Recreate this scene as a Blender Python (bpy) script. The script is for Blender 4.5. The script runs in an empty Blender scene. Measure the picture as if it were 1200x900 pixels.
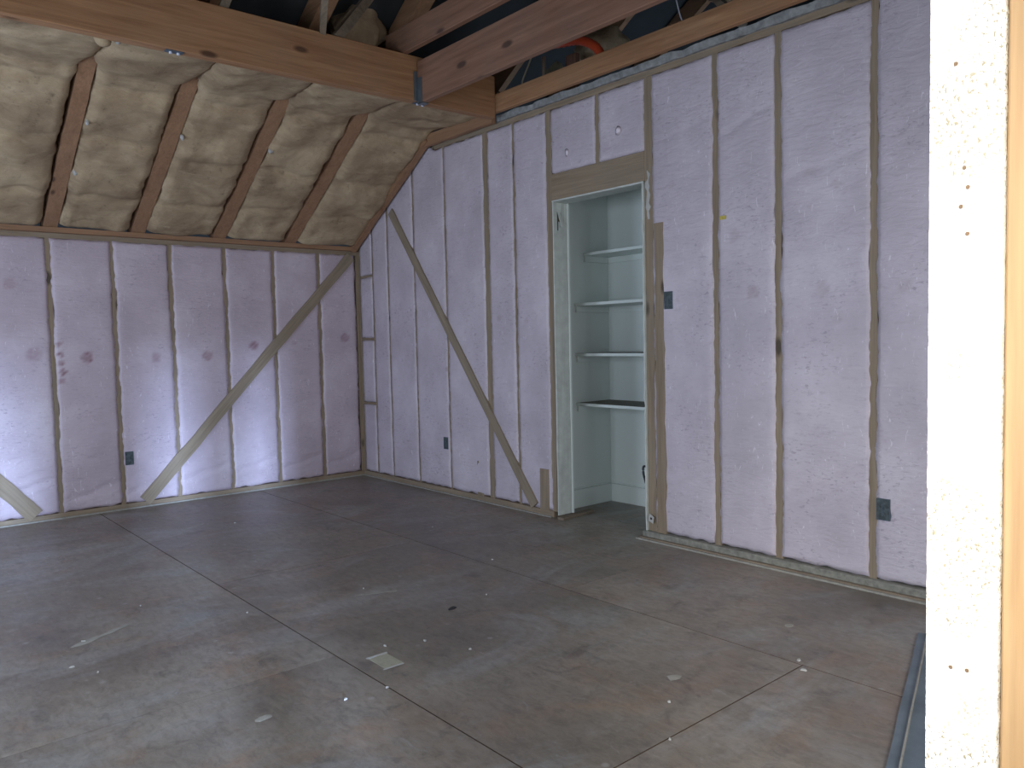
import bpy, bmesh, math, random
from mathutils import Vector, Matrix, noise
random.seed(7)
S = bpy.context.scene
COL = S.collection

# ------------------------------------------------------------------ camera
cd = bpy.data.cameras.new('camera'); cam = bpy.data.objects.new('camera', cd); COL.objects.link(cam)
R = ((0.7595522, 0.0532527, -0.6482627), (-0.6500623, 0.0279067, -0.7593683), (-0.0223476, 0.9981910, 0.0558142))
M = Matrix(R).to_4x4(); M.translation = (-3.6208, -6.3390, 1.2)
cam.matrix_world = M
cd.sensor_width = 36; cd.lens = 27.755; cd.clip_start = 0.02
S.camera = cam
# ------------------------------------------------------------------ exposure
S.view_settings.view_transform = 'Standard'; S.view_settings.look = 'None'
S.view_settings.gamma = 1; S.view_settings.use_curve_mapping = False
S.view_settings.exposure = 0.60
# ------------------------------------------------------------------ sky
W = bpy.data.worlds.new('sky'); S.world = W; W.use_nodes = True
bg = W.node_tree.nodes['Background']; bg.inputs[0].default_value = (0.62, 0.78, 1.0, 1); bg.inputs[1].default_value = 1.2

def area(name, loc, target, sx, sy, power, color, spread=180):
    l = bpy.data.lights.new(name, 'AREA'); l.shape = 'RECTANGLE'; l.size = sx; l.size_y = sy
    l.energy = power; l.color = color; l.spread = math.radians(spread)
    o = bpy.data.objects.new(name, l); COL.objects.link(o); o.location = loc
    o.rotation_euler = (Vector(target) - Vector(loc)).to_track_quat('-Z', 'Y').to_euler()
    return o
# daylight entering by the two windows of the side wall, the wide front opening and the door opening
area('window_daylight', (-4.80, -1.6, 1.25), (0, -1.9, 0.9), 1.0, 1.1, 27, (0.66, 0.78, 1.0))
area('side_window_daylight', (-4.80, -4.2, 1.35), (0, -4.2, 1.2), 1.3, 1.2, 36, (0.78, 0.87, 1.0))
area('front_daylight', (-1.9, -7.2, 1.45), (-1.9, 0, 1.6), 3.2, 1.4, 52, (0.92, 0.94, 1.0))
area('wall_band_light', (-4.6, -10.2, 0.62), (-1.9, 0, 0.6), 0.10, 0.30, 150, (0.50, 0.67, 1.0), 70)  # small unseen lamp added to throw soft blue bands on the left wall
area('doorway_daylight', (-4.05, -6.60, 1.75), (-2.87, -6.09, 1.10), 0.4, 0.6, 3.2, (1.0, 0.93, 0.80), 45)

# ------------------------------------------------------------------ material helpers
ROT = [None]
def nodes(name):
    m = bpy.data.materials.new(name); m.use_nodes = True
    return m, m.node_tree, m.node_tree.nodes['Principled BSDF']
def N(t, kind, **kw):
    n = t.nodes.new(kind)
    for k, v in kw.items():
        if k in n.inputs.keys(): n.inputs[k].default_value = v
        else: setattr(n, k, v)
    return n
def pos(t, scale=(1, 1, 1), rnd=0.0):
    g = t.nodes.new('ShaderNodeNewGeometry')
    mp = t.nodes.new('ShaderNodeMapping'); mp.inputs['Scale'].default_value = scale
    src = g.outputs['Position']
    if ROT[0]:
        m0 = t.nodes.new('ShaderNodeMapping'); m0.inputs['Rotation'].default_value = ROT[0]; t.links.new(src, m0.inputs['Vector']); src = m0.outputs[0]
    t.links.new(src, mp.inputs['Vector'])
    if rnd:
        oi = t.nodes.new('ShaderNodeObjectInfo')
        ml = t.nodes.new('ShaderNodeMath'); ml.operation = 'MULTIPLY'; ml.inputs[1].default_value = rnd
        t.links.new(oi.outputs['Random'], ml.inputs[0])
        t.links.new(ml.outputs[0], mp.inputs['Location'])
    return mp.outputs['Vector']
def noi(t, vec, scale, detail=4, rough=0.55, dist=0.0):
    n = t.nodes.new('ShaderNodeTexNoise'); n.inputs['Scale'].default_value = scale
    n.inputs['Detail'].default_value = detail; n.inputs['Roughness'].default_value = rough; n.inputs['Distortion'].default_value = dist
    t.links.new(vec, n.inputs['Vector']); return n.outputs['Fac']
def ramp(t, fac, stops, interp='LINEAR'):
    r = t.nodes.new('ShaderNodeValToRGB'); r.color_ramp.interpolation = interp
    e = r.color_ramp.elements
    while len(e) < len(stops): e.new(0.5)
    for i, (p, c) in enumerate(stops):
        e[i].position = p; e[i].color = (*c, 1) if not isinstance(c, float) else (c, c, c, 1)
    t.links.new(fac, r.inputs[0]); return r.outputs[0]
def mix(t, fac, a, b, mode='MIX'):
    n = t.nodes.new('ShaderNodeMix'); n.data_type = 'RGBA'; n.blend_type = mode
    for v, i in ((fac, 0), (a, 6), (b, 7)):
        if isinstance(v, (int, float)): n.inputs[i].default_value = v
        elif isinstance(v, tuple): n.inputs[i].default_value = (*v, 1)
        else: t.links.new(v, n.inputs[i])
    return n.outputs[2]
def bump(t, bs, h, strength, dist=0.01):
    b = t.nodes.new('ShaderNodeBump'); b.inputs['Strength'].default_value = strength; b.inputs['Distance'].default_value = dist
    t.links.new(h, b.inputs['Height']); t.links.new(b.outputs[0], bs.inputs['Normal'])
    return b

def wood(name, c0, c1, axis, rough=0.75, dirt=0.35, dirtc=(0.16, 0.15, 0.13), knots=True):
    m, t, bs = nodes(name)
    sc = [9.0, 9.0, 9.0]; sc[axis] = 0.55
    v = pos(t, tuple(sc), 5.0)
    f = noi(t, v, 3.0, 6, 0.6, 0.8)
    col = ramp(t, f, [(0.25, c0), (0.72, c1)])
    fine = [60.0, 60.0, 60.0]; fine[axis] = 2.0
    g = noi(t, pos(t, tuple(fine), 3.0), 2.0, 3)
    col = mix(t, 0.35, col, ramp(t, g, [(0.3, (0.45, 0.45, 0.45)), (0.7, (1.0, 1.0, 1.0))]), 'MULTIPLY')
    if knots:
        ks = [5.5, 5.5, 5.5]; ks[axis] = 2.2
        vo = t.nodes.new('ShaderNodeTexVoronoi'); vo.inputs['Scale'].default_value = 1.0; t.links.new(pos(t, tuple(ks), 11.0), vo.inputs['Vector'])
        kf = ramp(t, vo.outputs['Distance'], [(0.07, 1.0), (0.13, 0.0)])
        col = mix(t, kf, col, tuple(x * 0.35 for x in c0))
    d = noi(t, pos(t), 3.5, 5, 0.65)
    col = mix(t, ramp(t, d, [(0.45, 0.0), (0.75, dirt)]), col, dirtc)
    t.links.new(col, bs.inputs['Base Color']); bs.inputs['Roughness'].default_value = rough
    bump(t, bs, f, 0.25, 0.004)
    return m
def wood3(name, c0, c1, **k): return [wood(name + '_' + a, c0, c1, i, **k) for i, a in enumerate('xyz')]

STUD = wood3('weathered_stud', (0.215, 0.160, 0.105), (0.345, 0.270, 0.188), dirt=0.45, dirtc=(0.20, 0.18, 0.14))
BRACE = []
for nm_, rt_, ax_ in (('left', (0, math.radians(46.7), 0), 0), ('short', (0, math.radians(-50.7), 0), 0), ('right', (math.radians(-52.2), 0, 0), 1)):
    ROT[0] = rt_; BRACE.append(wood('brace_wood_' + nm_, (0.215, 0.165, 0.110), (0.345, 0.280, 0.200), ax_, dirt=0.3, dirtc=(0.20, 0.18, 0.14), knots=False))
ROT[0] = None
RAFT = wood3('rafter_pine', (0.25, 0.130, 0.068), (0.38, 0.215, 0.118), dirt=0.3, dirtc=(0.16, 0.10, 0.07))
BEAM = wood3('beam_pine', (0.25, 0.115, 0.050), (0.43, 0.235, 0.115), dirt=0.35, dirtc=(0.25, 0.17, 0.11))
BEAMD = wood3('beam_dark_pine', (0.17, 0.080, 0.048), (0.29, 0.155, 0.095), dirt=0.35, dirtc=(0.17, 0.11, 0.09))
PINE = wood3('new_pine', (0.32, 0.19, 0.085), (0.46, 0.31, 0.165), dirt=0.1, rough=0.6)
ATTIC = wood3('attic_wood', (0.16, 0.12, 0.085), (0.30, 0.24, 0.17), dirt=0.4, dirtc=(0.1, 0.1, 0.09))

def poly(name, tint):
    m, t, bs = nodes(name)
    p = pos(t)
    big = noi(t, p, 2.2, 4, 0.6)
    col = ramp(t, big, [(0.28, tuple(x * 0.84 for x in tint[0])), (0.50, tint[0]), (0.72, tint[1])])
    sm = noi(t, pos(t, (1, 1, 2.6)), 15, 6, 0.72)
    col = mix(t, ramp(t, sm, [(0.56, 0.0), (0.72, 0.42)]), col, (0.36, 0.28, 0.34))
    fl = noi(t, pos(t, (1, 1, 2.4)), 34, 3, 0.6, 0.5); cm = noi(t, pos(t), 3.1, 3, 0.6)
    flm = mix(t, ramp(t, cm, [(0.47, 0.0), (0.60, 1.0)]), (0, 0, 0), ramp(t, fl, [(0.57, 0.0), (0.66, 0.55)]))
    col = mix(t, flm, col, (0.27, 0.225, 0.29))
    fine = noi(t, pos(t, (1, 1, 3)), 60, 4, 0.7)
    col = mix(t, 0.30, col, ramp(t, fine, [(0.3, (0.84, 0.84, 0.85)), (0.7, (1.0, 1.0, 1.0))]), 'MULTIPLY')
    # thin pale scuffs
    sc = noi(t, pos(t, (3, 3, 0.7)), 16, 3, 0.5, 2.5)
    col = mix(t, ramp(t, sc, [(0.66, 0.0), (0.72, 0.45)]), col, (0.86, 0.84, 0.90))
    a = t.nodes.new('ShaderNodeAttribute'); a.attribute_name = 'mark'
    col = mix(t, a.outputs['Fac'], col, (0.20, 0.075, 0.10))
    t.links.new(col, bs.inputs['Base Color'])
    bs.inputs['Roughness'].default_value = 0.48
    bs.inputs['Specular IOR Level'].default_value = 0.45
    w1 = noi(t, pos(t, (1.0, 1.0, 3.5)), 8, 5, 0.6, 1.2)
    w2 = noi(t, p, 45, 4, 0.6)
    h = t.nodes.new('ShaderNodeMath'); h.operation = 'MULTIPLY_ADD'; h.inputs[1].default_value = 0.25
    t.links.new(w2, h.inputs[0]); t.links.new(w1, h.inputs[2])
    bump(t, bs, h.outputs[0], 0.36, 0.014)
    return m
POLY_L = poly('pink_batt_left', ((0.51, 0.43, 0.49), (0.60, 0.53, 0.59)))
POLY_R = poly('pink_batt_right', ((0.53, 0.475, 0.535), (0.62, 0.57, 0.63)))

def fibre():
    m, t, bs = nodes('amber_fibreglass')
    big = noi(t, pos(t), 3.0, 5, 0.6, 0.4)
    col = ramp(t, big, [(0.28, (0.235, 0.165, 0.105)), (0.5, (0.36, 0.268, 0.168)), (0.72, (0.53, 0.415, 0.27))])
    st = noi(t, pos(t, (0.8, 3.2, 3.2)), 6, 6, 0.65, 1.0)
    col = mix(t, ramp(t, st, [(0.52, 0.0), (0.75, 0.4)]), col, (0.58, 0.47, 0.32))
    d = noi(t, pos(t, (1, 1, 1)), 16, 5, 0.7)
    col = mix(t, ramp(t, d, [(0.58, 0.0), (0.74, 0.6)]), col, (0.13, 0.095, 0.065))
    t.links.new(col, bs.inputs['Base Color']); bs.inputs['Roughness'].default_value = 0.95
    bs.inputs['Specular IOR Level'].default_value = 0.15
    h = noi(t, pos(t, (1.2, 3, 3)), 11, 6, 0.7, 0.8)
    bump(t, bs, h, 0.40, 0.022)
    return m
FIBRE = fibre()

def floor_mat():
    m, t, bs = nodes('worn_subfloor')
    v = pos(t, (1, 1, 1), 2.0)
    a = noi(t, v, 1.1, 6, 0.62, 0.6)
    col = ramp(t, a, [(0.30, (0.135, 0.115, 0.093)), (0.48, (0.215, 0.188, 0.157)), (0.68, (0.305, 0.270, 0.228))])
    gr = noi(t, pos(t, (14, 1.4, 1), 3.0), 3, 6, 0.65, 0.6)
    col = mix(t, 0.40, col, ramp(t, gr, [(0.3, (0.62, 0.60, 0.58)), (0.7, (1, 1, 1))]), 'MULTIPLY')
    b = noi(t, pos(t), 2.7, 5, 0.7, 0.5)
    col = mix(t, ramp(t, b, [(0.50, 0.0), (0.70, 0.6)]), col, (0.250, 0.165, 0.112))
    c = noi(t, pos(t), 5.5, 7, 0.75, 0.4)
    col = mix(t, ramp(t, c, [(0.54, 0.0), (0.68, 0.6)]), col, (0.075, 0.068, 0.066))
    s = noi(t, pos(t, (2.2, 1, 1)), 9, 5, 0.75, 1.2)
    col = mix(t, ramp(t, s, [(0.60, 0.0), (0.72, 0.5)]), col, (0.30, 0.30, 0.30))
    dst = noi(t, pos(t, (0.7, 1.3, 1)), 1.6, 6, 0.7, 0.9)
    col = mix(t, ramp(t, dst, [(0.50, 0.0), (0.66, 0.45)]), col, (0.30, 0.315, 0.32))
    md = noi(t, pos(t, (1.6, 0.8, 1)), 20, 7, 0.8, 0.6)
    col = mix(t, 0.8, col, ramp(t, md, [(0.30, (0.60, 0.58, 0.56)), (0.52, (1, 1, 1)), (0.72, (1.25, 1.25, 1.25))]), 'MULTIPLY')
    # plaster spots
    vo = t.nodes.new('ShaderNodeTexVoronoi'); vo.inputs['Scale'].default_value = 5.0; vo.inputs['Randomness'].default_value = 1.0
    t.links.new(pos(t), vo.inputs['Vector'])
    col = mix(t, ramp(t, vo.outputs['Distance'], [(0.035, 0.6), (0.075, 0.0)]), col, (0.32, 0.31, 0.29))
    t.links.new(col, bs.inputs['Base Color'])
    t.links.new(ramp(t, a, [(0.3, 0.34), (0.7, 0.55)]), bs.inputs['Roughness'])
    bs.inputs['Specular IOR Level'].default_value = 0.6
    bump(t, bs, md, 0.35, 0.003)
    return m
FLOOR = floor_mat()

def plain(name, c, rough=0.6, metal=0.0, var=0.25, scale=12, b=0.15, spec=0.4, emit=None):
    m, t, bs = nodes(name)
    n = noi(t, pos(t), scale, 5, 0.6)
    t.links.new(ramp(t, n, [(0.3, tuple(x * (1 - var) for x in c)), (0.7, c)]), bs.inputs['Base Color'])
    bs.inputs['Roughness'].default_value = rough; bs.inputs['Metallic'].default_value = metal
    bs.inputs['Specular IOR Level'].default_value = spec
    bump(t, bs, n, b, 0.004)
    return m
MINT = plain('mint_paint', (0.72, 0.785, 0.755), 0.42, var=0.06, scale=3, b=0.05)
MINTD = plain('scuffed_mint_paint', (0.58, 0.62, 0.58), 0.6, var=0.22, scale=14, b=0.5)
DUSTY = plain('dusty_shelf_top', (0.22, 0.205, 0.17), 0.8, var=0.35, scale=9)
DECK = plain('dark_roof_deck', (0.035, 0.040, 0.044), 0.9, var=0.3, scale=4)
SHEATH = plain('dark_sheathing', (0.13, 0.105, 0.085), 0.9, var=0.4)
CAULK = plain('grey_foam_seal', (0.30, 0.31, 0.31), 0.85, var=0.5, scale=25, b=0.8)
PALE = plain('pale_edge', (0.36, 0.35, 0.31), 0.7, var=0.3, scale=30)
STEEL = plain('galvanised_steel', (0.20, 0.24, 0.27), 0.4, 0.7, var=0.3, scale=20)
BLUEBOX = plain('blue_grey_plastic', (0.085, 0.12, 0.16), 0.5, var=0.3, scale=60)
BOXBACK = plain('mottled_box', (0.085, 0.115, 0.125), 0.6, var=0.75, scale=55, b=0.4)
BLACK = plain('dark_plastic', (0.03, 0.035, 0.045), 0.5, var=0.3)
ORANGE = plain('orange_plastic', (0.62, 0.085, 0.03), 0.45, var=0.15)
CABLE = plain('tan_cable', (0.34, 0.30, 0.20), 0.6, var=0.2)
WHITEW = plain('white_cable', (0.62, 0.66, 0.78), 0.5, var=0.1)
CHIP = plain('white_plaster', (0.46, 0.46, 0.44), 0.8, var=0.15)
DARKCHIP = plain('dark_scrap', (0.03, 0.03, 0.035), 0.7, var=0.2)
KRAFT = plain('old_kraft_paper', (0.21, 0.20, 0.14), 0.85, var=0.35, scale=20, b=0.5)
STRIPM = plain('dusty_blue_metal', (0.17, 0.22, 0.26), 0.45, 0.2, var=0.35, scale=8)
PAPER = plain('buff_paper', (0.36, 0.35, 0.27), 0.75, var=0.2, scale=40)

def osb_white():
    m, t, bs = nodes('white_painted_strand_board')
    v = pos(t, (200, 200, 130))
    n = noi(t, v, 2.2, 2, 0.5, 0.6)
    z = noi(t, pos(t), 7, 3)
    f = mix(t, ramp(t, n, [(0.57, 0.0), (0.60, 1.0)]), (0, 0, 0), ramp(t, z, [(0.42, 0.12), (0.58, 1.0)]))
    col = mix(t, f, (0.90, 0.885, 0.84), (0.30, 0.27, 0.19))
    t.links.new(col, bs.inputs['Base Color']); bs.inputs['Roughness'].default_value = 0.7
    bump(t, bs, n, 0.3, 0.003)
    return m
OSBW = osb_white()

# ------------------------------------------------------------------ object helpers
ORG = {}
def link(name, verts, faces, mats, parent=None, fm=None, smooth=False, origin=None):
    if parent is not None: o0 = ORG[parent.name]
    elif origin is not None: o0 = Vector(origin)
    else:
        xs = [v[0] for v in verts]; ys = [v[1] for v in verts]; zs = [v[2] for v in verts]
        o0 = Vector(((min(xs) + max(xs)) / 2, (min(ys) + max(ys)) / 2, min(zs)))
    me = bpy.data.meshes.new(name)
    me.from_pydata([tuple(Vector(v) - o0) for v in verts], [], faces)
    if not isinstance(mats, (list, tuple)): mats = [mats]
    for m in mats: me.materials.append(m)
    if fm:
        for i, k in enumerate(fm): me.polygons[i].material_index = k
    if smooth: me.polygons.foreach_set('use_smooth', [True] * len(me.polygons))
    o = bpy.data.objects.new(name, me); COL.objects.link(o)
    if parent is not None: o.parent = parent
    else: o.location = o0
    ORG[o.name] = o0
    return o
def empty(name, loc):
    o = bpy.data.objects.new(name, None); COL.objects.link(o); o.location = loc; o.empty_display_size = 0.1
    ORG[o.name] = Vector(loc); return o
def tag(o, label=None, cat=None, group=None, kind=None):
    for k, v in (('label', label), ('category', cat), ('group', group), ('kind', kind)):
        if v: o[k] = v
    return o
def from_bm(bm):
    bm.verts.ensure_lookup_table(); bm.verts.index_update()
    v = [tuple(x.co) for x in bm.verts]; f = [[x.index for x in p.verts] for p in bm.faces]; bm.free(); return v, f
def box_vf(x0, x1, y0, y1, z0, z1, bev=0.002):
    bm = bmesh.new(); bmesh.ops.create_cube(bm, size=1)
    for v in bm.verts:
        v.co = Vector(((x0 + x1) / 2 + v.co.x * (x1 - x0), (y0 + y1) / 2 + v.co.y * (y1 - y0), (z0 + z1) / 2 + v.co.z * (z1 - z0)))
    if bev: bmesh.ops.bevel(bm, geom=bm.edges[:], offset=min(bev, 0.3 * min(x1 - x0, y1 - y0, z1 - z0)), segments=1, affect='EDGES', clamp_overlap=True)
    return from_bm(bm)
def box(name, x0, x1, y0, y1, z0, z1, mat, parent=None, bev=0.002, **k):
    v, f = box_vf(min(x0, x1), max(x0, x1), min(y0, y1), max(y0, y1), min(z0, z1), max(z0, z1), bev)
    return link(name, v, f, mat, parent, **k)
def board_vf(p0, p1, side, w, th, segs=10, jit=0.0, seed=0.0):
    """a board from p0 to p1 on its centre line; side = direction of its width; th = thickness; slightly wavy edges"""
    p0 = Vector(p0); p1 = Vector(p1); a = (p1 - p0).normalized(); s = Vector(side); s = (s - a * s.dot(a)).normalized(); n = a.cross(s)
    vs = []; fs = []
    for i in range(segs + 1):
        c = p0.lerp(p1, i / segs)
        l = jit * noise.noise((i * 0.9, seed, 1.0)); r = jit * noise.noise((i * 0.9, seed, 7.0))
        b = 0.0015
        for (u, v) in ((-1, -1), (1, -1), (1, 1), (-1, 1)):
            e = (l if u < 0 else r)
            vs.append(tuple(c + s * (u * w / 2 + e) + n * (v * th / 2)))
    for i in range(segs):
        k = 4 * i
        for j in range(4): fs.append((k + j, k + (j + 1) % 4, k + 4 + (j + 1) % 4, k + 4 + j))
    fs.append((3, 2, 1, 0)); k = 4 * segs; fs.append((k, k + 1, k + 2, k + 3))
    return vs, fs
def board(name, p0, p1, side, w, th, mat, parent=None, segs=10, jit=0.0):
    v, f = board_vf(p0, p1, side, w, th, segs, jit, random.random() * 50)
    return link(name, v, f, mat, parent)
def tube(name, pts, r, mat, parent=None, n=8, sub=6, jag=0):
    P = []
    pts = [Vector(p) for p in pts]
    if len(pts) > 2:
        ext = [2 * pts[0] - pts[1]] + pts + [2 * pts[-1] - pts[-2]]
        for i in range(1, len(ext) - 2):
            for k in range(sub):
                t = k / sub; a, b, c, d = ext[i - 1:i + 3]
                P.append(0.5 * ((2 * b) + (c - a) * t + (2 * a - 5 * b + 4 * c - d) * t * t + (3 * b - a - 3 * c + d) * t ** 3))
        P.append(pts[-1])
    else: P = pts
    vs = []; fs = []; up = Vector((0.13, 0.21, 1)).normalized()
    for i, p in enumerate(P):
        tng = (P[min(i + 1, len(P) - 1)] - P[max(i - 1, 0)]).normalized()
        s = tng.cross(up).normalized(); u = s.cross(tng)
        rr = r * (1 + (0.12 if jag and i % 2 else 0))
        for k in range(n):
            a = 2 * math.pi * k / n; vs.append(tuple(p + s * math.cos(a) * rr + u * math.sin(a) * rr))
    for i in range(len(P) - 1):
        for k in range(n): fs.append((i * n + k, i * n + (k + 1) % n, (i + 1) * n + (k + 1) % n, (i + 1) * n + k))
    fs.append(tuple(range(n))[::-1]); fs.append(tuple((len(P) - 1) * n + k for k in range(n)))
    return link(name, vs, fs, mat, parent, smooth=True)

# ------------------------------------------------------------------ floor: subfloor sheets as separate panels
GAPM = plain('gap_dark', (0.10, 0.072, 0.055), 1.0, spec=0.0)
floor = box('floor', -5.0, 0.95, -8.0, 0.3, -0.06, -0.005, GAPM, bev=0, origin=(0, 0, 0)); tag(floor, kind='structure')
cols = [(-4.95, -3.4195, [-5.9, -3.46, -1.02], 0.003), (-3.4185, -2.2225, [-6.06, -3.62, -1.18], 0.003), (-2.2175, -1.0230, [-4.88, -2.37], 0.009),
        (-1.0190, 0.20, [-6.1, -3.66, -1.22], 0.003), (0.201, 0.92, [-2.9], 0.003)]
for (x0, x1, cuts, g) in cols:
    ys = [0.1] + sorted(cuts, reverse=True) + [-7.9]
    for a, b in zip(ys[:-1], ys[1:]):
        gg = 0.0045 if (x0 == -2.2175 and (-4.88 in (a, b))) else 0.0010
        box('panel', x0, x1, b + gg / 2, a - gg / 2, -0.005, 0.0, [FLOOR, GAPM], floor, bev=0)

for p_ in floor.children:
    for f_ in p_.data.polygons:
        if abs(f_.normal.z) < 0.5: f_.material_index = 1

# ------------------------------------------------------------------ left wall (knee wall)
wl = box('wall_left', -4.95, 0.12, 0.13, 0.16, 0.0, 2.06, SHEATH, bev=0, origin=(-2, 0.13, 0)); tag(wl, kind='structure')
lst = [-4.08, -3.67, -3.265, -2.862, -2.458, -2.044, -1.636, -1.216, -0.811, -0.398]
for x in lst:
    board('stud', (x, 0.045, 0.04), (x, 0.045, 1.985), (1, 0, 0), 0.037, 0.088, STUD[2], wl, 30, 0.008)
box('stud', -0.03, 0.03, 0.0, 0.09, 0.04, 1.985, STUD[2], wl)
box('bottom_plate', -4.9, 0.0, -0.012, 0.09, 0.0, 0.04, STUD[0], wl)
box('top_plate', -4.9, 0.0, 0.0, 0.09, 1.985, 2.022, STUD[0], wl)
tag(box('ledger_board', -4.9, -0.04, -0.045, 0.09, 2.022, 2.058, RAFT[0], wl), 'orange brown board lying along the top of the knee wall')
def lbrace(p0, p1, w, lab, mt):
    tag(board('diagonal_brace', p0, p1, (0, 0, 1) if abs(p1[0] - p0[0]) > 0.5 else (1, 0, 0), w, 0.018, mt, wl, 14, 0.01), lab)
lbrace((-0.085, -0.012, 1.975), (-1.90, -0.012, 0.045), 0.088, 'long let-in brace running from the corner down to the left', BRACE[0])
lbrace((-3.36, -0.010, 0.95), (-2.62, -0.010, 0.045), 0.11, 'short brace falling to the floor at the left edge', BRACE[1])
tag(box('trim_1', -4.9, -0.02, -0.030, -0.013, 0.0, 0.010, PALE, bev=0.001), kind='structure')

# ------------------------------------------------------------------ insulation batts
def fbm(p, o=4): return noise.fractal(Vector(p), 0.9, 2.0, o)
def batt(name, O, U, V, Nn, w, h0, h1, mat, label, group, marks=(), puff=0.003, step=0.018, depth=0.06, botcut=0.0, seed=None, rag=0.010, crease=()):
    """padded batt between two framing members. h1 may be a function of u (raked top)."""
    O, U, V, Nn = Vector(O), Vector(U), Vector(V), Vector(Nn); seed = random.random() * 90 if seed is None else seed
    hm = max(h1(0), h1(w)) if callable(h1) else h1
    nu = max(6, int(w / step)); nv = max(6, int((hm - h0) / step))
    vs = []; mk = []; fs = []
    for j in range(nv + 1):
        for i in range(nu + 1):
            u = w * min(max(i - 1, 0), nu - 2) / (nu - 2); top = h1(u) if callable(h1) else h1
            v = h0 + (top - h0) * min(max(j - 1, 0), nv - 2) / (nv - 2)
            e = min(u, w - u) / 0.03; ev = min(v - h0, top - v) / 0.03; k = min(1, e, ev) if True else 1
            k = max(0.0, k); k = math.sin(k * math.pi / 2)
            uu = u
            if i <= 1: uu = u + rag * (0.02 + 1.0 * noise.noise((v * 9, seed, 0.0)) + 0.8 * noise.noise((v * 31, seed, 3.0)))
            if i >= nu - 1: uu = u - rag * (0.02 + 1.0 * noise.noise((v * 9, seed, 5.0)) + 0.8 * noise.noise((v * 31, seed, 9.0)))
            vv = v
            if j <= 1: vv = v + 0.010 * noise.noise((u * 18, seed, 15.0))
            if j >= nv - 1: vv = v - 0.008 * noise.noise((u * 18, seed, 25.0))
            big = 0.005 * noise.noise((u * 4, v * 1.6, seed)) + 0.002 * noise.noise((u * 5, v * 9, seed + 4))
            fine = 0.0012 * fbm((u * 14, v * 34, seed + 8))
            cr = 0
            for c in crease:
                dd = (v - c[0] - c[1] * (u / w)) + 0.02 * noise.noise((u * 8, seed, 2.0)); cr -= c[2] * math.exp(-(dd / 0.016) ** 2)
            d = 0.0015 + k * (0.002 + puff + big + fine + cr * 1.1)
            if i in (0, nu) or j in (0, nv): d = -depth
            m = 0.0
            for (mu, mv, mr, ms) in marks:
                rr = math.hypot(u - mu, v - mv) / mr
                if rr < 1.25:
                    m = max(m, ms * (0.55 + 0.9 * abs(noise.noise((u * 70, v * 70, seed)))) * (1 if rr < 1 else 1 - (rr - 1) * 4)); d -= 0.004 * max(0, 1 - rr)
            vs.append(tuple(O + U * uu + V * vv + Nn * d)); mk.append(max(0.0, min(1.0, m)))
    W_ = nu + 1
    flip = U.cross(V).dot(Nn) < 0
    for j in range(nv):
        for i in range(nu):
            q = (j * W_ + i, j * W_ + i + 1, (j + 1) * W_ + i + 1, (j + 1) * W_ + i); fs.append(q[::-1] if flip else q)
    # back rim closes the slab
    base = len(vs)
    ring = [i for i in range(W_)] + [j * W_ + nu for j in range(1, nv + 1)] + [nv * W_ + i for i in range(nu - 1, -1, -1)] + [j * W_ for j in range(nv - 1, 0, -1)]
    rb = list(range(base, base + len(ring)))
    for r in ring:
        vs.append(tuple(Vector(vs[r]) - Nn * 0.02)); mk.append(0.0)
    L = len(ring)
    for a in range(L):
        q = (ring[a], rb[a], rb[(a + 1) % L], ring[(a + 1) % L]); fs.append(q[::-1] if flip else q)
    fs.append(tuple(rb) if flip else tuple(rb[::-1]))
    o = link(name, vs, fs, mat, smooth=True)
    at = o.data.attributes.new('mark', 'FLOAT', 'POINT'); at.data.foreach_set('value', mk)
    return tag(o, label, 'insulation batt', group)

GL = 'pink insulation batts in the left knee wall'
llab = {
 -3.67: ('pink batt of the knee wall two bays beyond the left edge brace', []),
 -3.265: ('pink batt left of the short brace at the far left', []),
 -2.862: ('pink batt at the left edge, crossed low by the short brace', [(0.27, 1.17, 0.045, 0.40), (0.15, 1.66, 0.035, 0.30)]),
 -2.458: ('pink batt with a torn dark edge beside its left stud and a reddish round stain', [(0.035, 1.17, 0.018, 0.9), (0.03, 1.10, 0.018, 0.8), (0.042, 1.04, 0.020, 0.85), (0.028, 1.24, 0.014, 0.7), (0.03, 0.98, 0.016, 0.6), (0.20, 1.14, 0.036, 0.7)]),
 -2.044: ('pink batt with the blue electrical box at its lower left corner', [(0.26, 1.125, 0.032, 0.5)]),
 -1.636: ('pink batt of the knee wall fourth from the corner, brace crossing it low', [(0.24, 1.13, 0.036, 0.5)]),
 -1.216: ('pink batt crossed at mid height by the long left wall brace', [(0.20, 1.20, 0.034, 0.65)]),
 -0.811: ('pink batt behind the upper half of the long left wall brace', [(0.15, 1.22, 0.02, 0.3)]),
 -0.398: ('narrow pink batt of the knee wall next to the room corner', [(0.22, 1.25, 0.035, 0.5)]),
}
for a, b in zip(lst[1:], lst[2:] + [-0.03]):
    lab, mk = llab[a]
    batt('insulation_batt', (a + 0.014, 0, 0), (1, 0, 0), (0, 0, 1), (0, -1, 0), (b - a) - 0.028 - (0.0 if b > -0.1 else 0.0), 0.045, 1.985, POLY_L, lab, GL, mk,
         crease=[(0.10 + random.random() * 0.1, 0.1, 0.008), (random.random() * 1.6 + 0.2, random.random() * 0.1, 0.004)])

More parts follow.
